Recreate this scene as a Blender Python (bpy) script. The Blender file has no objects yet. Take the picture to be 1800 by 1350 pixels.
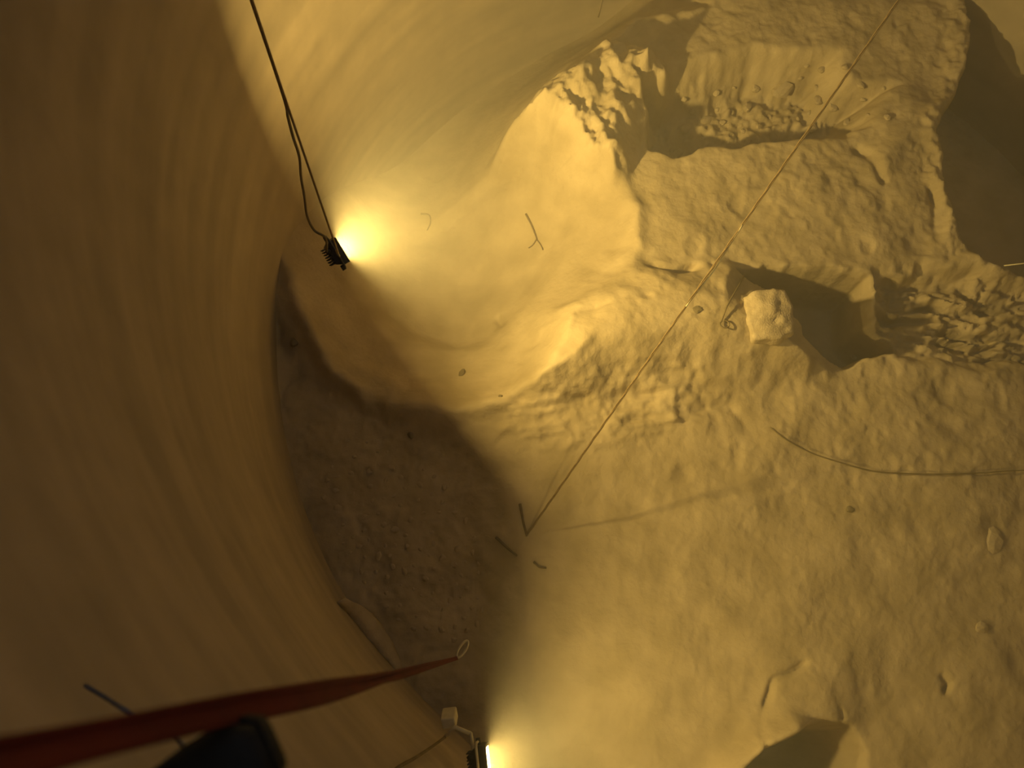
import bpy, bmesh, math, random
import numpy as np
from mathutils import Vector, Matrix

random.seed(7)
sc = bpy.context.scene
C = sc.collection

# ------------------------------------------------------------------ camera
F, CX, CY, H = 1400.0, 900.0, 675.0, 9.0          # focal length in pixels of the 1800x1350 frame, camera height
NADIR = (817.0, 1094.0)                           # where plumb lines converge in the photograph
g = np.array([NADIR[0]-CX, -(NADIR[1]-CY), -F]); g /= np.linalg.norm(g)
_up = -g
_y = np.array([0, 1.0, 0]); _y -= (_y @ _up)*_up; _y /= np.linalg.norm(_y)
_x = np.cross(_y, _up)
ROT = np.stack([_x, _y, _up])                     # camera space -> world
cam_d = bpy.data.cameras.new('camera')
cam_d.sensor_width = 36.0
cam_d.lens = 36.0*F/1800.0
cam_d.clip_start = 0.05
cam_d.dof.use_dof = True
cam_d.dof.focus_distance = 8.5
cam_d.dof.aperture_fstop = 2.4
cam = bpy.data.objects.new('camera', cam_d); C.objects.link(cam)
m3 = Matrix([list(r) for r in ROT])
cam.matrix_world = Matrix.Translation((0, 0, H)) @ m3.to_4x4()
sc.camera = cam

# ------------------------------------------------------------------ world, exposure
w = bpy.data.worlds.new('world'); sc.world = w
w.use_nodes = True
w.node_tree.nodes['Background'].inputs[0].default_value = (0.75, 0.86, 1.0, 1)
w.node_tree.nodes['Background'].inputs[1].default_value = 0.26   # faint daylight through the open top
sc.view_settings.view_transform = 'Standard'
sc.view_settings.look = 'None'
sc.view_settings.gamma = 1
sc.view_settings.use_curve_mapping = False
sc.view_settings.exposure = 0.0
sc.cycles.use_denoising = True
sc.cycles.max_bounces = 4
sc.cycles.diffuse_bounces = 3
sc.cycles.volume_bounces = 0
sc.cycles.use_adaptive_sampling = True
sc.cycles.adaptive_threshold = 0.12
sc.cycles.adaptive_min_samples = 16

LAMP_A, LAMP_B = 560.0, 160.0                     # watts of the two floodlights
LAMP_COL = (1.0, 0.70, 0.20)
HAZE = 0.027

# ------------------------------------------------------------------ helpers
def ray(px, py):
    return ROT @ np.array([px-CX, -(py-CY), -F])/F
def at(px, py, z=0.0):                            # the point at height z seen at a pixel
    d = ray(px, py); t = (z-H)/d[2]
    return np.array([d[0]*t, d[1]*t, z])
def along(px, py, dist):                          # the point at a depth in front of the lens
    return np.array([0, 0, H]) + ray(px, py)*dist

def mat(name, col, rough=0.9, noise=None, bump=None, spec=0.2, metal=0.0, emit=None):
    m = bpy.data.materials.new(name); m.use_nodes = True
    nt = m.node_tree; b = nt.nodes['Principled BSDF']
    b.inputs['Base Color'].default_value = (*col, 1)
    b.inputs['Roughness'].default_value = rough
    b.inputs['Specular IOR Level'].default_value = spec
    b.inputs['Metallic'].default_value = metal
    tc = nt.nodes.new('ShaderNodeTexCoord')
    if noise:
        col2, scale, detail = noise
        n = nt.nodes.new('ShaderNodeTexNoise'); n.inputs['Scale'].default_value = scale; n.inputs['Detail'].default_value = detail
        r = nt.nodes.new('ShaderNodeValToRGB')
        r.color_ramp.elements[0].position = 0.35; r.color_ramp.elements[1].position = 0.68
        r.color_ramp.elements[0].color = (*col2, 1); r.color_ramp.elements[1].color = (*col, 1)
        nt.links.new(tc.outputs['Object'], n.inputs['Vector'])
        nt.links.new(n.outputs['Fac'], r.inputs['Fac'])
        nt.links.new(r.outputs['Color'], b.inputs['Base Color'])
    if bump:
        scale, strength, dist = bump
        n = nt.nodes.new('ShaderNodeTexNoise'); n.inputs['Scale'].default_value = scale; n.inputs['Detail'].default_value = 3
        bp = nt.nodes.new('ShaderNodeBump'); bp.inputs['Strength'].default_value = strength; bp.inputs['Distance'].default_value = dist
        nt.links.new(tc.outputs['Object'], n.inputs['Vector'])
        nt.links.new(n.outputs['Fac'], bp.inputs['Height'])
        nt.links.new(bp.outputs['Normal'], b.inputs['Normal'])
    if emit:
        b.inputs['Emission Color'].default_value = (*emit[0], 1); b.inputs['Emission Strength'].default_value = emit[1]
    return m

M = {}
M['powder'] = mat('powder', (0.44, 0.35, 0.22), 0.95, ((0.335, 0.262, 0.155), 2.2, 4), (14, 0.35, 0.03), 0.1)
M['clod'] = mat('clod', (0.47, 0.38, 0.25), 0.95, ((0.38, 0.30, 0.19), 9, 5), (30, 0.4, 0.02), 0.1)
M['dark_clod'] = mat('dark_clod', (0.24, 0.19, 0.11), 0.95, ((0.15, 0.12, 0.07), 9, 5), (30, 0.4, 0.02), 0.1)
M['black'] = mat('black_paint', (0.020, 0.018, 0.016), 0.55, ((0.035, 0.03, 0.024), 12, 4), None, 0.3)
M['rubber'] = mat('black_rubber', (0.012, 0.011, 0.011), 0.7, ((0.02, 0.018, 0.017), 20, 4), (60, 0.2, 0.01), 0.2)
M['steel'] = mat('dusty_steel', (0.42, 0.36, 0.25), 0.6, ((0.30, 0.25, 0.17), 20, 4), None, 0.3, 0.3)
M['pale'] = mat('pale_bracket', (0.62, 0.55, 0.36), 0.6, ((0.5, 0.43, 0.27), 14, 4), None, 0.3)
M['cable'] = mat('dusty_cable', (0.20, 0.15, 0.08), 0.8, ((0.13, 0.10, 0.05), 8, 3))
M['rope'] = mat('hemp_rope', (0.26, 0.18, 0.085), 0.9, ((0.18, 0.12, 0.055), 30, 4), (160, 0.6, 0.01))
M['red'] = mat('red_webbing', (0.15, 0.018, 0.010), 0.85, ((0.10, 0.012, 0.007), 9, 4), (180, 0.5, 0.004))
M['cord'] = mat('grey_cord', (0.16, 0.16, 0.19), 0.8, ((0.11, 0.11, 0.13), 30, 3))
M['stick'] = mat('dark_stick', (0.15, 0.10, 0.05), 0.9, ((0.09, 0.06, 0.03), 20, 4), (60, 0.4, 0.01))
M['glass_a'] = mat('lit_glass_a', (0.9, 0.85, 0.7), 0.3, emit=(LAMP_COL, 60.0))
M['glass_b'] = mat('lit_glass_b', (0.9, 0.85, 0.7), 0.3, emit=(LAMP_COL, 60.0))

def link(name, me, m=None, parent=None):
    o = bpy.data.objects.new(name, me); C.objects.link(o)
    if m is not None and me is not None: me.materials.append(m)
    if parent is not None: o.parent = parent
    return o
def tag(o, label=None, cat=None, group=None, kind=None):
    if label: o['label'] = label
    if cat: o['category'] = cat
    if group: o['group'] = group
    if kind: o['kind'] = kind
    return o
def build(name, bm, m, parent=None, smooth=True, bevel=0):
    bmesh.ops.recalc_face_normals(bm, faces=bm.faces)
    me = bpy.data.meshes.new(name); bm.to_mesh(me); bm.free()
    if smooth: me.polygons.foreach_set('use_smooth', [True]*len(me.polygons))
    o = link(name, me, m, parent)
    if bevel:
        b = o.modifiers.new('bevel', 'BEVEL'); b.width = bevel; b.segments = 2; b.limit_method = 'ANGLE'
    return o
def add_box(bm, c, s, rot=None):
    r = bmesh.ops.create_cube(bm, size=1.0)
    T = Matrix.Translation(c) @ (rot.to_4x4() if rot else Matrix()) @ Matrix.Diagonal((*s, 1))
    bmesh.ops.transform(bm, matrix=T, verts=r['verts'])
def add_tube(bm, pts, rad, n=8, closed=False):
    pts = [Vector(p) for p in pts]
    N = len(pts); rings = []
    prev = None
    for i, p in enumerate(pts):
        if closed: t = pts[(i+1) % N]-pts[i-1]
        else: t = pts[min(i+1, N-1)]-pts[max(i-1, 0)]
        t.normalize()
        if prev is None:
            a = t.orthogonal().normalized()
        else:
            a = (prev-t*prev.dot(t)).normalized()
        prev = a; b = t.cross(a)
        r = rad[i] if hasattr(rad, '__len__') else rad
        rings.append([bm.verts.new(p+(a*math.cos(k*2*math.pi/n)+b*math.sin(k*2*math.pi/n))*r) for k in range(n)])
    for i in range(N if closed else N-1):
        A, B = rings[i], rings[(i+1) % N]
        for k in range(n):
            bm.faces.new((A[k], A[(k+1) % n], B[(k+1) % n], B[k]))
    if not closed:
        bm.faces.new(rings[0][::-1]); bm.faces.new(rings[-1])
def smooth_path(pts, sub=8):                       # Catmull-Rom
    P = [np.array(p, float) for p in pts]
    P = [2*P[0]-P[1]]+P+[2*P[-1]-P[-2]]
    out = []
    for i in range(1, len(P)-2):
        for k in range(sub):
            t = k/sub; a, b, c, d = P[i-1], P[i], P[i+1], P[i+2]
            out.append(0.5*((2*b)+(-a+c)*t+(2*a-5*b+4*c-d)*t*t+(-a+3*b-3*c+d)*t**3))
    out.append(P[-2])
    return out

# ------------------------------------------------------------------ numpy noise
def _hash(ix, iy, seed):
    h = (ix*374761393 + iy*668265263 + seed*974634779) & 0xFFFFFFFF
    h = ((h ^ (h >> 13))*1274126177) & 0xFFFFFFFF
    return ((h ^ (h >> 16)) & 0xFFFF)/65535.0
def vnoise(x, y, seed=0):
    ix = np.floor(x).astype(np.int64); iy = np.floor(y).astype(np.int64)
    fx = x-ix; fy = y-iy
    fx = fx*fx*fx*(fx*(fx*6-15)+10); fy = fy*fy*fy*(fy*(fy*6-15)+10)
    a = _hash(ix, iy, seed); b = _hash(ix+1, iy, seed); c = _hash(ix, iy+1, seed); d = _hash(ix+1, iy+1, seed)
    return (a+(b-a)*fx)*(1-fy)+(c+(d-c)*fx)*fy - 0.5
def fbm(x, y, oct=4, seed=0, gain=0.5):
    v = 0; a = 1.0
    for o in range(oct):
        v = v + a*vnoise(x*2**o+o*17.3, y*2**o-o*9.1, seed+o); a *= gain
    return v
def ridged(x, y, oct=3, seed=0):
    v = 0; a = 1.0
    for o in range(oct):
        v = v + a*(0.5-np.abs(vnoise(x*2**o+o*5.1, y*2**o+o*3.7, seed+o))*2); a *= 0.5
    return v
def sstep(t):
    t = np.clip(t, 0, 1); return t*t*(3-2*t)
def poly_sd(poly, X, Y):                           # signed distance, negative inside
    d = np.full(X.shape, 1e9); inside = np.zeros(X.shape, bool)
    n = len(poly)
    for i in range(n):
        ax, ay = poly[i][:2]; bx, by = poly[(i+1) % n][:2]
        ex, ey = bx-ax, by-ay
        wx, wy = X-ax, Y-ay
        t = np.clip((wx*ex+wy*ey)/(ex*ex+ey*ey+1e-12), 0, 1)
        d = np.minimum(d, (wx-ex*t)**2+(wy-ey*t)**2)
        c = ((ay > Y) != (by > Y)) & (X < (bx-ax)*(Y-ay)/((by-ay) if by != ay else 1e-9)+ax)
        inside ^= c
    d = np.sqrt(d)
    return np.where(inside, -d, d)
def box_blur(A, n):                                # three passes, close to a Gaussian
    for _ in range(3):
        for ax in (0, 1):
            pad = [(0, 0), (0, 0)]; pad[ax] = (n+1, n)
            Cs = np.cumsum(np.pad(A, pad, mode='edge'), axis=ax); L = A.shape[ax]
            A = (np.take(Cs, range(2*n+1, 2*n+1+L), ax)-np.take(Cs, range(0, L), ax))/(2*n+1)
    return A
def line_d(line, X, Y):
    d = np.full(X.shape, 1e9)
    for (ax, ay, *_), (bx, by, *_) in zip(line[:-1], line[1:]):
        ex, ey = bx-ax, by-ay
        t = np.clip(((X-ax)*ex+(Y-ay)*ey)/(ex*ex+ey*ey+1e-12), 0, 1)
        d = np.minimum(d, (X-ax-ex*t)**2+(Y-ay-ey*t)**2)
    return np.sqrt(d)

# ------------------------------------------------------------------ the powder floor
WC, WR = (3.72, 3.52), 6.0                          # axis and radius of the round wall
STEP = 0.026
xs = np.arange(WC[0]-WR-0.12, WC[0]+WR+0.12, STEP); ys = np.arange(WC[1]-WR-0.12, WC[1]+WR+0.12, STEP)
X, Y = np.meshgrid(xs, ys)
wx = X+0.12*fbm(X*2.2, Y*2.2, 3, 91); wy = Y+0.12*fbm(X*2.2, Y*2.2, 3, 57)   # warped position for ragged outlines

def P(z, *pix): return [at(px, py, z) for px, py in pix]
def blend(Z, target, poly, width, inset=0.0, warp=True):
    sd = poly_sd(poly, wx if warp else X, wy if warp else Y)
    k = sstep((-(sd)+width*0.5-inset)/width)
    return Z+(target-Z)*k, k, sd

def terrain():
    Z = 0.10*fbm(X*0.5, Y*0.5, 3, 3)+0.05*fbm(X*1.7, Y*1.7, 3, 8)
    rough = 0.22+0.17*sstep((X-2.4)/1.2)*sstep((Y-0.6)/1.4)*(0.6+1.2*np.clip(vnoise(X*0.9, Y*0.9, 15)+0.3, 0, 1))
    # shaded low ground beside the wall
    Z, k, _ = blend(Z, -0.35, P(-0.1, (480, 560), (560, 640), (650, 700), (780, 770), (850, 850), (880, 1000), (880, 1180), (820, 1300), (700, 1400), (400, 1000)), 0.6)
    rough += 0.55*k
    # bright mound between pit and shadow hole
    Z, k, sd = blend(Z, 0.50, P(0.46, (1000, 545), (1060, 505), (1150, 465), (1290, 470), (1400, 560), (1440, 620), (1290, 622), (1190, 615), (1060, 632), (985, 655), (955, 650)), 0.8)
    rough += 0.05*k
    # rough slope below the mound
    slope = P(0.15, (900, 700), (1040, 640), (1190, 630), (1290, 690), (1300, 720), (1160, 760), (1020, 780), (880, 760))
    sd = poly_sd(slope, wx, wy); k = sstep((-sd+0.15)/0.3)
    rough += 0.5*k
    Z = Z+0.11*k*ridged(X*0.9+Y*0.5, Y*3.6-X*0.5, 3, 21)
    # great pit against the wall
    pit = P(0.0, (470, 380), (515, 500), (545, 585), (590, 655), (640, 692), (700, 716), (800, 720), (885, 708), (960, 655), (985, 605), (1000, 560), (1050, 522), (1100, 482), (1122, 430), (1118, 370), (1095, 325), (1040, 275), (985, 225), (990, 150), (1120, 40), (1250, 10), (1250, -260), (300, -260))
    sd = poly_sd(pit, X+0.5*(wx-X), Y+0.5*(wy-Y))
    k = sstep((-sd+0.05)/2.1)**0.75; wk = sstep((-sd-0.15)/0.7)
    k = k*(1-wk)+box_blur(k, 15)*wk
    deep = -1.8-0.8*sstep((Y-4.8)/2.6)
    Z = Z+(deep-Z)*k
    rough *= (1-0.75*sstep(-sd/0.25))
    Z += 0.09*np.exp(-(sd/0.12)**2)*(1+0.8*fbm(X*3, Y*3, 2, 5))*(1-0.5*sstep((X-0.9)/1.0))
    inner = P(-1.5, (665, 595), (720, 618), (800, 640), (870, 640), (930, 560), (1000, 450), (1000, 330), (850, 320), (700, 400), (640, 520))
    sd = poly_sd(inner, X, Y); k = sstep((-sd+0.05)/0.3); Z = Z-0.12*k
    # cliff of caked powder on the pit's far side
    ridge = P(0.50, (900, 163), (950, 127), (1010, 92), (1080, 60), (1140, 70), (1178, 96), (1186, 128), (1118, 150), (1112, 215), (1080, 275), (1020, 230), (965, 180))
    Z, k, sd = blend(Z, 0.50+0.10*fbm(X*3, Y*3, 2, 33), ridge, 0.6)
    rough += 0.9*sstep((0.35-np.abs(sd+0.1))/0.35)
    cl = P(0.3, (870, 168), (950, 120), (1010, 85), (1080, 52), (1150, 62), (1190, 100), (1190, 140), (1115, 160), (1112, 290), (1060, 300), (980, 235))
    kc = sstep((-poly_sd(cl, wx, wy)+0.1)/0.3); rough += 0.9*kc
    Z += kc*0.16*ridged(wx*2.6+wy*0.8, wy*1.3, 3, 61)-0.05*kc
    # hollow with a clod-strewn far slope
    hol = P(0.08, (1112, 150), (1170, 122), (1250, 98), (1340, 72), (1480, 82), (1496, 130), (1594, 143), (1535, 212), (1490, 238), (1400, 236), (1300, 242), (1180, 266), (1150, 255))
    sd = poly_sd(hol, wx, wy)
    far = sstep((Y-5.6)/1.3)
    k = sstep((-sd+0.04)/(0.16+0.30*far))
    Z = Z+((-0.95+0.25*far)-Z)*k
    rough += 1.7*k
    # heap at the hollow's right end
    Z, k, _ = blend(Z, 0.12, P(0.12, (1535, 205), (1600, 150), (1660, 180), (1640, 240), (1560, 300), (1545, 250)), 0.6)
    # ledge lip in front of the hollow
    # drop in the far right corner
    drop = P(0.1, (1690, -80), (1708, 60), (1705, 130), (1650, 235), (1672, 320), (1690, 400), (1740, 452), (1830, 478), (2100, 420), (2100, -200))
    sd = poly_sd(drop, wx, wy)
    k = sstep((-sd+0.05)/0.3)
    Z = Z+((-1.7)-Z)*k
    Z += 0.08*np.exp(-((sd-0.12)/0.14)**2)
    rough += 1.2*np.exp(-((sd)/0.3)**2)
    # hole in the shade of the big lump
    hole = P(0.12, (1300, 476), (1360, 466), (1450, 468), (1545, 478), (1555, 560), (1605, 612), (1490, 634), (1430, 612), (1398, 560), (1380, 520))
    sd = poly_sd(hole, wx, wy); k = sstep((-sd+0.04)/0.18)
    Z = Z+((-1.0)-Z)*k
    # streaky broken ground right of the hole
    stre = P(0.1, (1550, 470), (1640, 455), (1800, 480), (1950, 500), (1950, 640), (1760, 635), (1600, 625), (1560, 570))
    sd = poly_sd(stre, wx, wy); k = sstep((-sd+0.1)/0.3)
    Z = Z*(1-0.6*k*(Z > -0.3))-0.32*k
    Z = Z+0.22*k*ridged(wx*1.6, wy*6.5+0.8*X, 3, 44)
    rough += 1.0*k
    # lower right: mound with crack and a black hole
    Z, k, _ = blend(Z, 0.10, P(0.1, (1345, 1330), (1342, 1250), (1370, 1195), (1420, 1165), (1480, 1180), (1500, 1260), (1480, 1300), (1400, 1320)), 0.5)
    bh = P(0.1, (1300, 1365), (1345, 1318), (1400, 1290), (1450, 1282), (1498, 1290), (1520, 1330), (1515, 1420), (1280, 1420))
    sd = poly_sd(bh, X, Y); k = sstep((-sd+0.12)/0.42)
    Z = Z+((-1.5)-Z)*k
    Z = Z+0.34*np.exp(-(line_d(P(0.2, (1270, 1420), (1300, 1362), (1342, 1316), (1398, 1292)), X, Y)/0.16)**2)*(1-0.4*k)
    # grooves: cracks in the crust
    def groove(z, pix, wd, dp):                    # a broken crack: its depth comes and goes
        nonlocal Z
        d = line_d(P(z, *pix), X+0.6*(wx-X), Y+0.6*(wy-Y))
        Z = Z-dp*np.exp(-(d/wd)**2)*np.clip(0.75+1.6*vnoise(X*5, Y*5, 77), 0.1, 1.4)
    groove(0.1, [(1412, 1160), (1366, 1198), (1345, 1250), (1336, 1290), (1346, 1330)], 0.03, 0.07)
    groove(0.1, [(1484, 1245), (1488, 1268), (1478, 1285)], 0.035, 0.06)
    groove(0.1, [(1664, 1190), (1676, 1202), (1670, 1218)], 0.035, 0.06)
    groove(0.0, [(1245, 712), (1290, 714), (1310, 740), (1332, 785)], 0.05, 0.05)
    groove(0.1, [(1516, 255), (1538, 270), (1556, 305)], 0.06, 0.14)
    groove(0.1, [(1645, 330), (1650, 365), (1662, 400)], 0.06, 0.13)
    groove(0.1, [(1140, 466), (1170, 470), (1215, 466), (1245, 468)], 0.06, 0.13)
    groove(0.3, [(945, 575), (1000, 548), (1090, 535), (1130, 520)], 0.05, 0.04)
    groove(-0.9, [(878, 545), (886, 562)], 0.06, 0.12)
    # pockmarks in the crust
    pk = np.clip(vnoise(wx*3.1, wy*3.1, 131)-0.30, 0, 1)
    Z -= 0.18*pk*sstep((X-1.6)/1.0)*sstep((Y-0.4)/1.5)*(Z > -0.25)
    # fine relief
    Z += rough*(0.050*fbm(wx*4, wy*4, 4, 12, 0.6)+0.030*fbm(wx*11, wy*11, 3, 70, 0.6))
    return Z
Z = terrain()
def height(x, y):
    i = (x-xs[0])/STEP; j = (y-ys[0])/STEP
    i = min(max(i, 0), len(xs)-1.001); j = min(max(j, 0), len(ys)-1.001)
    a, b = int(i), int(j); u, v = i-a, j-b
    return float((Z[b, a]*(1-u)+Z[b, a+1]*u)*(1-v)+(Z[b+1, a]*(1-u)+Z[b+1, a+1]*u)*v)
def wall_hit(px, py, inset=0.03):                  # where a sight line meets the round wall
    d = ray(px, py); R_ = WR-inset; ox, oy = -WC[0], -WC[1]
    a = d[0]**2+d[1]**2; b = 2*(ox*d[0]+oy*d[1]); c = ox*ox+oy*oy-R_*R_
    t = (-b+math.sqrt(b*b-4*a*c))/(2*a)
    return np.array([d[0]*t, d[1]*t, H+d[2]*t])
def hit(px, py, lift=0.0):                         # where a sight line first meets the powder
    z = 1.0
    while z > -4.5:
        p = at(px, py, z)
        if height(p[0], p[1])+lift >= z: return p
        z -= 0.01
    return at(px, py, 0)

def make_floor():
    keep = ((X-WC[0])**2+(Y-WC[1])**2) < (WR+0.06)**2
    idx = -np.ones(X.shape, int); idx[keep] = np.arange(keep.sum())
    co = np.stack([X[keep], Y[keep], Z[keep]], 1)
    a, b, c, d = idx[:-1, :-1], idx[:-1, 1:], idx[1:, 1:], idx[1:, :-1]
    ok = (a >= 0) & (b >= 0) & (c >= 0) & (d >= 0)
    q = np.stack([a[ok], b[ok], c[ok], d[ok]], 1).astype(np.int32)
    me = bpy.data.meshes.new('floor')
    me.vertices.add(len(co)); me.vertices.foreach_set('co', co.ravel().astype(np.float32))
    me.loops.add(q.size); me.loops.foreach_set('vertex_index', q.ravel())
    me.polygons.add(len(q)); me.polygons.foreach_set('loop_start', np.arange(0, q.size, 4, dtype=np.int32))
    me.update(calc_edges=True); me.validate()
    me.polygons.foreach_set('use_smooth', [True]*len(me.polygons))
    o = link('floor', me, M['powder'])
    tag(o, 'caked pale yellow powder floor with pits, ridges and cracks', kind='structure')
make_floor()

# ------------------------------------------------------------------ the round wall
def wall_material():
    m = bpy.data.materials.new('dusty_wall'); m.use_nodes = True
    nt = m.node_tree; b = nt.nodes['Principled BSDF']
    b.inputs['Roughness'].default_value = 0.8; b.inputs['Specular IOR Level'].default_value = 0.2
    tc = nt.nodes.new('ShaderNodeTexCoord')
    mp = nt.nodes.new('ShaderNodeMapping'); mp.inputs['Scale'].default_value = (0.25, 0.25, 2.6)   # noise stretched sideways into level rings of tone
    n = nt.nodes.new('ShaderNodeTexNoise'); n.inputs['Scale'].default_value = 1.0; n.inputs['Detail'].default_value = 2
    r = nt.nodes.new('ShaderNodeValToRGB')
    r.color_ramp.elements[0].position = 0.36; r.color_ramp.elements[0].color = (0.39, 0.315, 0.22, 1)
    r.color_ramp.elements[1].position = 0.66; r.color_ramp.elements[1].color = (0.50, 0.40, 0.275, 1)
    n2 = nt.nodes.new('ShaderNodeTexNoise'); n2.inputs['Scale'].default_value = 3.0; n2.inputs['Detail'].default_value = 6
    mx = nt.nodes.new('ShaderNodeMix'); mx.data_type = 'RGBA'; mx.blend_type = 'MULTIPLY'; mx.inputs[0].default_value = 0.35
    nt.links.new(tc.outputs['Object'], mp.inputs['Vector']); nt.links.new(mp.outputs['Vector'], n.inputs['Vector'])
    nt.links.new(n.outputs['Fac'], r.inputs['Fac'])
    nt.links.new(tc.outputs['Object'], n2.inputs['Vector'])
    nt.links.new(r.outputs['Color'], mx.inputs[6]); nt.links.new(n2.outputs['Fac'], mx.inputs[7])
    nt.links.new(mx.outputs[2], b.inputs['Base Color'])
    bp = nt.nodes.new('ShaderNodeBump'); bp.inputs['Strength'].default_value = 0.15; bp.inputs['Distance'].default_value = 0.03
    nt.links.new(n2.outputs['Fac'], bp.inputs['Height']); nt.links.new(bp.outputs['Normal'], b.inputs['Normal'])
    return m
M['wall'] = wall_material()
def make_wall():
    bm = bmesh.new(); n = 192; z0, z1 = -4.2, 15.0; zs = np.linspace(z0, z1, 40); rings = []
    for R_, zz in [(WR, zs), (WR+0.2, zs[::-1])]:
        for z in zz:
            rings.append([bm.verts.new((WC[0]+R_*math.cos(2*math.pi*k/n), WC[1]+R_*math.sin(2*math.pi*k/n), z)) for k in range(n)])
    for i in range(len(rings)):
        A, B = rings[i], rings[(i+1) % len(rings)]
        for k in range(n): bm.faces.new((A[k], A[(k+1) % n], B[(k+1) % n], B[k]))
    o = build('wall_curved', bm, M['wall'])
    tag(o, 'smooth round storage silo wall coated with pale dust', kind='structure')
    # one upright joint bead near the far cliff
    for px, py, zb, zt in ((1096, 66, -0.9, 6.0),):
        bm = bmesh.new()
        p = at(px, py, zb); a = math.atan2(p[1]-WC[1], p[0]-WC[0])
        pts = [(WC[0]+(WR-0.004)*math.cos(a), WC[1]+(WR-0.004)*math.sin(a), z) for z in np.linspace(zb-0.6, zt, 20)]
        add_tube(bm, pts, 0.012, 6)
        s = build('joint_bead', bm, M['wall'], o)
make_wall()
# ------------------------------------------------------------------ floodlights
def frame_from(normal, roll_up=(0, 0, 1)):
    zv = Vector(normal).normalized(); up = Vector(roll_up)
    xv = up.cross(zv).normalized(); yv = zv.cross(xv)
    return Matrix((xv, yv, zv)).transposed()
def floodlight(pos, normal, glass, label, watts, size=0.27, roll=0.0, stand=False, group=None):
    W_, H_, D_ = size, size*0.78, size*0.42
    root = link('floodlight', None)
    rm = frame_from(normal) @ Matrix.Rotation(roll, 3, 'Z')
    root.matrix_world = Matrix.Translation(pos) @ rm.to_4x4()
    tag(root, label, 'floodlight', group)
    bm = bmesh.new()                                # tapered housing: front frame wider than the back
    f = [(-W_/2, -H_/2, 0), (W_/2, -H_/2, 0), (W_/2, H_/2, 0), (-W_/2, H_/2, 0)]
    k = 0.72
    V = [bm.verts.new(p) for p in f]+[bm.verts.new((x, y, -D_*0.35)) for x, y, _ in f]+[bm.verts.new((x*k, y*k, -D_)) for x, y, _ in f]
    bm.faces.new(V[8:12][::-1])
    for a in (0, 4):
        for i in range(4): bm.faces.new((V[a+i], V[a+(i+1) % 4], V[a+4+(i+1) % 4], V[a+4+i]))
    bm.faces.new(V[0:4])
    h = build('housing', bm, M['black'], root, smooth=False, bevel=0.008)
    bm = bmesh.new()                                # raised bezel around the glass
    t = 0.022
    add_box(bm, (0, H_/2-t/2, 0.008), (W_, t, 0.016)); add_box(bm, (0, -H_/2+t/2, 0.008), (W_, t, 0.016))
    add_box(bm, (W_/2-t/2, 0, 0.008), (t, H_-2*t, 0.016)); add_box(bm, (-W_/2+t/2, 0, 0.008), (t, H_-2*t, 0.016))
    build('bezel', bm, M['black'], root, smooth=False)
    bm = bmesh.new(); add_box(bm, (0, 0, 0.006), (W_-2*t, H_-2*t, 0.008))
    tag(build('glass', bm, glass, root, smooth=False), 'glowing glass')
    for i in range(7):                              # cooling fins on the back
        bm = bmesh.new(); add_box(bm, (-W_*0.3+i*W_*0.1, 0, -D_-0.015), (0.008, H_*0.66, 0.05))
        build('cooling_fin', bm, M['black'], root, smooth=False)
    bm = bmesh.new()                                # U bracket
    r_ = W_/2+0.022
    br = [(-r_, 0, -D_*0.5), (-r_, H_*0.5, -D_*0.5), (-r_+0.02, H_*0.62, -D_*0.5), (r_-0.02, H_*0.62, -D_*0.5), (r_, H_*0.5, -D_*0.5), (r_, 0, -D_*0.5)]
    add_tube(bm, br, 0.011, 6)
    build('bracket', bm, M['black'] if not stand else M['pale'], root)
    for s in (-1, 1):
        bm = bmesh.new(); add_tube(bm, [(s*(W_/2), 0, -D_*0.5), (s*(r_+0.025), 0, -D_*0.5)], 0.02, 10)
        build('clamp_knob', bm, M['black'], root)
    bm = bmesh.new(); add_tube(bm, [(W_*0.18, H_*0.36, -D_*0.9), (W_*0.22, H_*0.52, -D_*1.15)], 0.018, 8)
    build('cable_gland', bm, M['black'], root)
    if not stand:
        bm = bmesh.new()
        add_tube(bm, [(0.03*math.cos(a), H_*0.62+0.035+0.03*math.sin(a), -D_*0.5) for a in np.linspace(0, 2*math.pi, 14, endpoint=False)], 0.007, 6, True)
        build('eyelet', bm, M['steel'], root)
    ld = bpy.data.lights.new('flood_lamp', 'AREA'); ld.shape = 'RECTANGLE'; ld.size = W_-2*t; ld.size_y = H_-2*t
    ld.energy = watts; ld.color = LAMP_COL; ld.spread = math.radians(170)
    lo = bpy.data.objects.new('flood_lamp', ld); C.objects.link(lo); lo.parent = root
    lo.location = (0, 0, 0.018); lo.rotation_euler = (math.pi, 0, 0)
    return root, rm

ZA = 2.5
PA = Vector(at(597, 440, ZA)); NA = Vector((0.81, 0.57, -0.02))
SA = 0.24
lampA, rmA = floodlight(PA, NA, M['glass_a'], 'black floodlight hanging on a cord in front of the bright wall', LAMP_A, SA, roll=0.55)
bpy.context.view_layer.update()
eye = lampA.matrix_world @ Vector((0, SA*0.78*0.62+0.06, -SA*0.42*0.5))
gland = lampA.matrix_world @ Vector((SA*0.22, SA*0.78*0.52, -SA*0.42*1.15))
bm = bmesh.new()
top = eye+Vector((0.0, 0.0, 9.0))
add_tube(bm, [eye.lerp(top, t) for t in np.linspace(0, 1, 12)], 0.009, 6)
tag(build('hanging_cord', bm, M['rope']), 'straight cord from which the floodlight by the bright wall hangs', 'cord')
bm = bmesh.new()
pts = [gland]
for px, py, z in ((572, 418, 2.95), (553, 405, 3.05), (540, 380, 3.2), (535, 345, 3.4), (529, 310, 3.6), (526, 275, 3.8), (515, 240, 4.05), (506, 205, 4.3), (497, 165, 4.6)):
    pts.append(at(px, py, z))
last = np.array(pts[-1])
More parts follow.
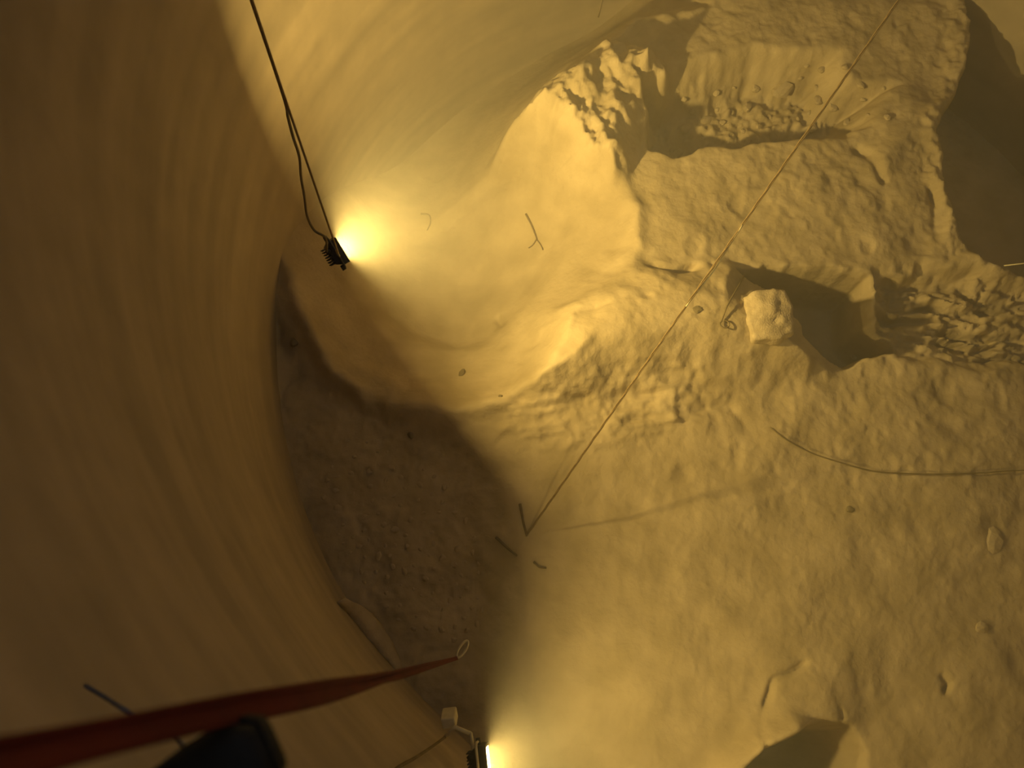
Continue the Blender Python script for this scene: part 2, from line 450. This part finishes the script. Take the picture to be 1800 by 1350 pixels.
pts += [last+np.array((0.0, 0.02, 1.0)), last+np.array((0.02, 0.0, 2.4)), last+np.array((0.02, 0.02, 5.0))]
add_tube(bm, smooth_path(pts, 8), 0.011, 6)
tag(build('power_cable', bm, M['cable']), 'slack wavy power cable looping down to the hanging floodlight', 'cable')

ZB = 2.1
PB = Vector(at(856, 1338, ZB)); NB = Vector((0.95, 0.10, 0.16))
lampB, rmB = floodlight(PB, NB, M['glass_b'], 'black floodlight with pale bracket hanging close to the wall foot', LAMP_B, 0.26, stand=True)
bpy.context.view_layer.update()
# its pale mounting frame
def lb(name, pts, r, m, n=6):
    bm = bmesh.new(); inv = lampB.matrix_world.inverted()
    add_tube(bm, [inv @ Vector(p) for p in pts], r, n); return build(name, bm, m, lampB)
s0 = Vector(at(832, 1318, 2.05)); s1 = Vector(at(800, 1278, 1.9)); s2 = Vector(at(828, 1290, 1.9)); s3 = Vector(at(782, 1296, 1.85)); s4 = Vector(at(790, 1262, 1.8))
lb('mounting_rail', [s2, s1, s3], 0.018, M['pale'])
lb('mounting_arm', [s1, s2, s0], 0.016, M['pale'])
bm = bmesh.new(); inv = lampB.matrix_world.inverted()
add_box(bm, inv @ s4, (0.10, 0.16, 0.12), Matrix.Rotation(0.5, 3, 'Z'))
build('junction_box', bm, M['pale'], lampB, smooth=False, bevel=0.012)
bm = bmesh.new()
p0 = Vector(at(782, 1296, 1.9))
pts = [p0, wall_hit(760, 1312, 0.06), wall_hit(730, 1332, 0.04), wall_hit(700, 1349, 0.04), wall_hit(650, 1388, 0.04), wall_hit(560, 1460, 0.05)]
add_tube(bm, smooth_path(pts, 8), 0.011, 6)
tag(build('power_cable', bm, M['cable']), 'thin dark cable running down the wall to the lower floodlight', 'cable')

# ------------------------------------------------------------------ plumb rope
foot_r = hit(925, 942)
rp = link('rope', None); rp.location = foot_r
tag(rp, 'long taut rope slanting across the powder floor from its foot by a stick', 'rope')
r_top = at(1580, 0, 3.4); r_vec = r_top-foot_r
def rope_at(t, off=0.0): return r_vec*t+np.array((off, off*0.4, 0))
bm = bmesh.new()
for s_ in range(3):
    pts = []
    for i in range(160):
        t = i/159*1.45; a = t*60+s_*2*math.pi/3
        pts.append(rope_at(t)+np.array((0.008*math.cos(a), 0.008*math.sin(a), 0.004*math.sin(a))))
    add_tube(bm, pts, 0.0065, 5)
build('twisted_line', bm, M['rope'], rp)
def rope_t(py):                                    # place on the rope seen at image row py
    lo, hi = 0.0, 1.0
    for _ in range(40):
        mid = (lo+hi)/2; v = ROT.T @ (foot_r+r_vec*mid-np.array((0, 0, H))); y = CY-F*v[1]/(-v[2])
        if y > py: lo = mid
        else: hi = mid
    return lo
ta, tb = rope_t(520), rope_t(425)
bm = bmesh.new()
add_tube(bm, smooth_path([rope_at(ta-0.02), rope_at(ta+0.02, 0.03), rope_at((ta+tb)/2, 0.045), rope_at(tb-0.01, 0.02), rope_at(tb+0.03)], 6), 0.010, 5)
tag(build('loose_strand', bm, M['pale'], rp), 'pale frayed strand')

# ------------------------------------------------------------------ red strap with hook
def ribbon(name, pts, widths, m, twist, thick=0.004, parent=None):
    bm = bmesh.new(); path = smooth_path(pts, 10); N = len(path)
    tt = np.linspace(0, 1, N); rows = []
    for i, p in enumerate(path):
        t = Vector(path[min(i+1, N-1)]-path[max(i-1, 0)]).normalized()
        view = (Vector((0, 0, H))-Vector(p)).normalized()
        s = t.cross(view).normalized(); nrm = s.cross(t)
        a = np.interp(tt[i], [k for k, _ in twist], [v for _, v in twist])
        wv = s*math.cos(a)+nrm*math.sin(a); nv = -s*math.sin(a)+nrm*math.cos(a)
        wd = np.interp(tt[i], np.linspace(0, 1, len(widths)), widths)
        row = []
        for u in (-0.5, -0.2, 0.0, 0.2, 0.5): row.append(Vector(p)+wv*wd*u+nv*(thick*0.5+0.10*wd*(0.25-u*u)))
        for u in (0.5, 0.2, 0.0, -0.2, -0.5): row.append(Vector(p)+wv*wd*u+nv*(-thick*0.5+0.10*wd*(0.25-u*u)))
        rows.append([bm.verts.new(v) for v in row])
    for A, B in zip(rows[:-1], rows[1:]):
        for k in range(10): bm.faces.new((A[k], A[(k+1) % 10], B[(k+1) % 10], B[k]))
    bm.faces.new(rows[0]); bm.faces.new(rows[-1][::-1])
    return build(name, bm, m, parent)
st = link('sling_strap', None); st.location = at(803, 1157, 1.2)
tag(st, 'dark red webbing strap stretching from the lower corner down to a pale hook', 'strap')
bpy.context.view_layer.update()
def loc(o, pts): return [np.array(p)-np.array(o.location) for p in pts]
def ribbon_local(name, pts, *a, **k):
    o = ribbon(name, pts, *a, **k); o.data.transform(Matrix.Translation(-st.location)); o.parent = st; return o
hookp = at(803, 1157, 1.2)
ribbon_local('webbing', [along(-330, 1415, 0.42), along(-60, 1360, 0.60), along(180, 1300, 0.78), along(400, 1252, 1.02), along(560, 1222, 1.35), along(660, 1196, 2.0), along(740, 1175, 3.6), hookp],
       [0.036]*8, M['red'], [(0, 0.55), (0.3, 0.5), (0.52, 0.35), (0.6, 0.1), (0.72, 0.9), (0.82, 0.3), (1, 0.6)])
ribbon_local('webbing', [along(-300, 1395, 0.44), along(-60, 1335, 0.62), along(180, 1287, 0.80), along(400, 1240, 1.04), along(560, 1213, 1.37), along(660, 1193, 2.02), along(740, 1173, 3.62), hookp],
       [0.036]*8, M['red'], [(0, -0.9), (0.4, -0.9), (0.6, -0.6), (0.75, -1.0), (1, -0.6)])
bm = bmesh.new()
h1 = Vector(at(816, 1136, 1.2)); h0 = Vector(hookp); dv = (h1-h0)
ax = dv.normalized(); sd_ = ax.cross(Vector((0, 0, 1))).normalized()
add_tube(bm, [h0-h0+ax*0.02+(ax*(0.075+0.085*math.cos(a))+sd_*0.03*math.sin(a)) for a in np.linspace(0, 2*math.pi, 20, endpoint=False)], 0.011, 6, True)
build('hook', bm, M['pale'], st)

# ------------------------------------------------------------------ black boot at the lower edge
def boot():
    # pixel-wide shape is only its toe; the rest continues below the frame
    root = link('boot', None); toe = Vector(along(455, 1318, 1.0)); heel = Vector(along(250, 1440, 1.02))
    root.location = toe
    tag(root, 'black boot toe poking in at the bottom edge below the red strap', 'boot')
    fwd = (toe-heel).normalized(); view = (Vector((0, 0, H))-toe).normalized()
    side = fwd.cross(view).normalized(); up = side.cross(fwd)
    bm = bmesh.new(); rows = []
    prof = [(0.012, 0.012, 0.010), (0.004, 0.030, 0.026), (-0.02, 0.043, 0.036), (-0.06, 0.050, 0.042), (-0.11, 0.050, 0.046), (-0.16, 0.046, 0.055), (-0.20, 0.044, 0.075), (-0.26, 0.044, 0.085), (-0.285, 0.034, 0.08)]
    for t, hw, hh in prof:
        rows.append([bm.verts.new(fwd*t+side*hw*math.copysign(abs(math.cos(a))**0.7, math.cos(a))+up*(hh*math.copysign(abs(math.sin(a))**0.8, math.sin(a))*0.9)) for a in np.linspace(0, 2*math.pi, 20, endpoint=False)])
    for A, B in zip(rows[:-1], rows[1:]):
        for k in range(20): bm.faces.new((A[k], A[(k+1) % 20], B[(k+1) % 20], B[k]))
    bm.faces.new(rows[0]); bm.faces.new(rows[-1][::-1])
    build('upper', bm, M['rubber'], root)
    bm = bmesh.new(); rows = []
    for t, hw, hh in prof:
        rows.append([bm.verts.new(fwd*(t*1.03+0.004)+side*(hw+0.004)*s+up*(-hh*0.75+dz)) for s, dz in ((-1, 0.012), (1, 0.012), (1, -0.014), (-1, -0.014))])
    for A, B in zip(rows[:-1], rows[1:]):
        for k in range(4): bm.faces.new((A[k], A[(k+1) % 4], B[(k+1) % 4], B[k]))
    bm.faces.new(rows[0]); bm.faces.new(rows[-1][::-1])
    build('sole', bm, M['rubber'], root, bevel=0.004)
boot()
# grey cord passing behind the strap
bm = bmesh.new()
add_tube(bm, smooth_path([along(150, 1205, 1.75), along(185, 1226, 1.70), along(235, 1257, 1.6), along(300, 1290, 1.9), along(330, 1322, 1.42), along(350, 1360, 1.35), along(380, 1420, 1.3)], 6), 0.005, 6)
tag(build('cord', bm, M['cord']), 'thin blue-grey cord passing behind the red strap', 'cord')

# ------------------------------------------------------------------ cables and wires on the floor
bm = bmesh.new()
pts = [hit(px, py)+np.array((0, 0, 0.03)) for px, py in ((1352, 752), (1378, 772), (1420, 795), (1470, 812), (1530, 828), (1590, 833), (1660, 834), (1720, 832), (1780, 828), (1850, 826))]
add_tube(bm, smooth_path(pts, 6), 0.0075, 6)
tag(build('floor_cable', bm, M['cable']), 'thin cable curving across the powder towards the far edge', 'cable')
bm = bmesh.new()
pts = [hit(px, py)+np.array((0, 0, dz)) for px, py, dz in ((1306, 488, 0.05), (1292, 512, 0.06), (1276, 540, 0.06), (1268, 563, 0.03))]
c_ = hit(1272, 572)+np.array((0, 0, 0.03))
pts += [c_+np.array((0.055*math.cos(a), 0.045*math.sin(a), 0.01)) for a in np.linspace(2.2, 2.2+5.8, 12)]
add_tube(bm, smooth_path(pts, 4), 0.009, 6)
tag(build('wire_loop', bm, M['cable']), 'short wire ending in a small loop on the bright mound', 'wire')
bm = bmesh.new()
add_tube(bm, [at(1765, 467, 0.3), at(1800, 463, 0.35), at(1900, 452, 0.5)], 0.008, 6)
tag(build('thin_line', bm, M['pale']), 'pale thin line stretched over the dark corner drop', 'line')

# ------------------------------------------------------------------ sticks and twigs
def stick(pix, r, label, cat='stick', name='stick', lift=0.02, m='stick', group=None):
    bm = bmesh.new(); pts = [hit(px, py)+np.array((0, 0, lift)) for px, py in pix]
    path = smooth_path(pts, 4)
    add_tube(bm, path, [r*(1-0.35*i/len(path)) for i in range(len(path))], 6)
    return tag(build(name, bm, M[m]), label, cat, group)
stick([(914, 886), (919, 915), (926, 943)], 0.017, 'straight dark stick lying at the foot of the long rope')
stick([(872, 945), (890, 962), (908, 977)], 0.018, 'dark stick at the edge of the shaded low ground')
stick([(938, 988), (948, 997), (960, 999)], 0.014, 'short dark splinter on pale powder under the rope foot', 'splinter', 'splinter')
stick([(740, 377), (754, 379), (757, 392), (751, 406)], 0.013, 'small hooked twig in the great pit by the lamp', 'twig', 'twig')
tw = stick([(924, 377), (934, 396), (941, 414), (944, 424)], 0.016, 'forked dark twig on the great pit floor', 'twig', 'twig')
for pix in ([(943, 422), (936, 432), (929, 437)], [(943, 422), (950, 431), (954, 440)]):
    bm = bmesh.new(); add_tube(bm, smooth_path([hit(*q)+np.array((0, 0, 0.02)) for q in pix], 4), 0.009, 6)
    build('fork', bm, M['stick'], tw)

# ------------------------------------------------------------------ lumps and clods
def clod_mesh(seed, sub=2, amp=0.25, flat=0.75):
    r = random.Random(seed); bm = bmesh.new()
    bmesh.ops.create_icosphere(bm, subdivisions=sub, radius=1.0)
    dirs = [Vector((r.uniform(-1, 1), r.uniform(-1, 1), r.uniform(-1, 1))).normalized() for _ in range(7)]
    for v in bm.verts:
        s = 1.0
        for d in dirs:
            k = v.co.dot(d)
            if k > 0.62: s = min(s, 0.62/k+0.10)
        v.co *= s*(1+r.uniform(-amp, amp)*0.2); v.co.z *= flat
    me = bpy.data.meshes.new('clod'); bm.to_mesh(me); bm.free(); me.materials.append(M['clod'])
    return me
CL = [clod_mesh(i) for i in range(6)]
def clod(px, py, size, label, name='clod', cat='clod', group=None, stretch=(1, 1, 1), me=None, sink=0.25):
    p = hit(px, py); o = bpy.data.objects.new(name, me or random.choice(CL)); C.objects.link(o)
    o.location = (p[0], p[1], p[2]+size*stretch[2]*(0.75-sink)-size*0.3)
    o.scale = [size*s for s in stretch]; o.rotation_euler = (random.uniform(-.3, .3), random.uniform(-.3, .3), random.uniform(0, 6.28))
    return tag(o, label, cat, group)
# crust of powder along the wall foot
bm = bmesh.new(); rows = []
for i, (px, py) in enumerate(smooth_path([(594, 1060), (618, 1084), (645, 1118), (672, 1150), (700, 1182)], 5)):
    p = wall_hit(px, py, 0.0); q = Vector((WC[0]-p[0], WC[1]-p[1], 0)).normalized(); t = i/20
    wd = 0.16*math.sin(math.pi*min(1, t*0.8+0.12))+0.02
    jit = lambda: rr0.uniform(-0.006, 0.006)
    if i == 0: rr0 = random.Random(5)
    b = Vector((p[0], p[1], p[2]))+q*0.002
    rows.append([bm.verts.new(b+q*a*wd+Vector((jit(), jit(), zz*0.16+jit()))) for a, zz in ((0.0, 0.7), (0.45, 0.55), (0.95, 0.1), (1.0, -0.5), (0.4, -1.0), (0.0, -1.0))])
for A, B in zip(rows[:-1], rows[1:]):
    for k in range(6): bm.faces.new((A[k], A[(k+1) % 6], B[(k+1) % 6], B[k]))
bm.faces.new(rows[0]); bm.faces.new(rows[-1][::-1])
tag(build('powder_crust', bm, M['clod']), 'long crust of powder clinging to the wall foot above the red strap', 'crust')
# big lump beside the dark hole
def big_lump():
    bm = bmesh.new(); bmesh.ops.create_cube(bm, size=1.0)
    bmesh.ops.subdivide_edges(bm, edges=bm.edges, cuts=14, use_grid_fill=True)
    for v in bm.verts:
        c = v.co.copy(); n = c.normalized()*0.62
        c = c.lerp(n, 0.58)
        x, y, z = c
        d = 0.10*fbm(np.array([x*4+z*2]), np.array([y*4+z*3]), 3, 5)[0]+0.05*fbm(np.array([x*11]), np.array([y*11+z*9]), 2, 9)[0]
        c *= 1+d
        if (c-Vector((0.10, -0.10, 0.5))).length < 0.07: c.z -= 0.05      # small dent on top
        v.co = c
    o = build('powder_lump', bm, M['clod'])
    p = at(1358, 548, 0.55)
    o.location = (p[0], p[1], 0.22); o.scale = (0.56, 0.62, 0.72); o.rotation_euler = (0.08, -0.10, 0.12)
    tag(o, 'large rounded lump of caked powder beside the dark hole', 'lump')
big_lump()
for px, py, s, st_, lab in (
    (1376, 158, 0.15, (1.3, 0.9, 0.9), 'largest pale clod in the middle of the far hollow'),
    (1438, 178, 0.09, (1, 1.2, 0.9), 'pale heart-shaped clod in the far hollow near the rope'),
    (1312, 190, 0.09, (1, 1, 0.9), 'pale clod beside a dark gap in the far hollow'),
    (1242, 212, 0.10, (1.5, 0.8, 0.7), 'flat pale clod low in the shaded end of the far hollow'),
    (1445, 122, 0.08, (1.2, 0.8, 0.8), 'small clod high on the far hollow slope'),
    (1306, 232, 0.05, (1, 1, 0.9), 'small clod on the front lip of the far hollow'),
    (1500, 627, 0.06, (1, 1, 0.9), 'small pale clod on the near edge of the dark hole'),
    (1718, 45, 0.06, (1, 1, 1), 'pale clod on the rim of the dark far corner'),
    (1180, 265, 0.05, (1, 0.7, 1), 'little clod at the dark tip of the far hollow'),
    (1745, 952, 0.16, (0.8, 1.3, 0.5), 'low pale clod lying on open floor at the far right edge'),
    (1725, 1103, 0.10, (1, 0.8, 0.6), 'pale clod on the open floor in the lower right corner'),
):
    clod(px, py, s, lab, stretch=st_)
rr = random.Random(11); n = 0; spots = []
while n < 26:
    px, py = rr.uniform(1190, 1560), rr.uniform(95, 228)
    if py < 165-0.22*(px-1190) or py > 236 or (px > 1490 and py < 150): continue
    s_ = rr.uniform(0.035, 0.075)
    if any(math.hypot(px-a, py-b) < (36 if (a, b) == (1376, 158) else 22) for a, b in spots+[(1376, 158), (1438, 178), (1312, 190), (1242, 212), (1445, 122), (1306, 232)]): continue
    spots.append((px, py)); n += 1
    clod(px, py, s_, 'small clod sticking out of the rough slope of the far hollow', group='clods on the far hollow slope', stretch=(rr.uniform(.8, 1.4), 1, .9))
DK = [m.copy() for m in CL[:3]]
for m in DK: m.materials[0] = M['dark_clod']
for px, py, s, st_, lab in (
    (1494, 896, 0.05, (1, 1, 0.9), 'round dark pebble on the open floor under the cable'),
    (812, 659, 0.075, (0.6, 1.3, 0.6), 'dark oblong clod on the near slope of the great pit'),
    (722, 765, 0.05, (1, 1, 0.8), 'dark pebble below the near pit rim'),
    (880, 697, 0.03, (1, 1, 0.8), 'tiny dark pebble on the pit rim'),
    (1225, 543, 0.07, (1, 0.9, 0.5), 'dark flat pebble beside the rope on the bright mound'),
    (518, 602, 0.07, (1, 1, 0.9), 'dark lump wedged between pit rim and wall'),
):
    clod(px, py, s, lab, name='pebble', cat='pebble', stretch=st_, me=random.choice(DK))
rr = random.Random(3)
shade = [(600, 740), (700, 800), (800, 850), (850, 980), (850, 1100), (800, 1140), (720, 1110), (640, 1030), (600, 950), (560, 860)]
def inpoly(x, y, poly):
    c = False
    for i in range(len(poly)):
        (ax, ay), (bx, by) = poly[i], poly[i-1]
        if (ay > y) != (by > y) and x < (bx-ax)*(y-ay)/(by-ay)+ax: c = not c
    return c
n = 0; spots = []
while n < 110:
    px, py = rr.uniform(560, 860), rr.uniform(720, 1160)
    if not inpoly(px, py, shade) or rr.random() > 0.35+0.65*sstep((py-860)/150): continue
    s = rr.uniform(0.02, 0.05)
    if any(math.hypot(px-a, py-b) < 9+(s+c)*155 for a, b, c in spots): continue
    spots.append((px, py, s))
    clod(px, py, s, 'small clod strewn over the shaded low ground by the wall', group='clods on the shaded low ground', stretch=(rr.uniform(.8, 1.6), 1, .7)); n += 1

# ------------------------------------------------------------------ dust haze filling the silo
bm = bmesh.new()
bmesh.ops.create_cone(bm, cap_ends=True, segments=64, radius1=WR-0.02, radius2=WR-0.02, depth=18.9, matrix=Matrix.Translation((WC[0], WC[1], 5.35)))
hm = bpy.data.materials.new('dust_haze'); hm.use_nodes = True
nt = hm.node_tree; nt.nodes.clear()
vs = nt.nodes.new('ShaderNodeVolumeScatter'); vs.inputs['Color'].default_value = (0.95, 0.88, 0.72, 1)
vs.inputs['Density'].default_value = HAZE; vs.inputs['Anisotropy'].default_value = 0.35
om = nt.nodes.new('ShaderNodeOutputMaterial'); nt.links.new(vs.outputs[0], om.inputs['Volume'])
tag(build('dust_haze', bm, hm, smooth=False), 'thin golden dust haze filling the silo', kind='stuff')
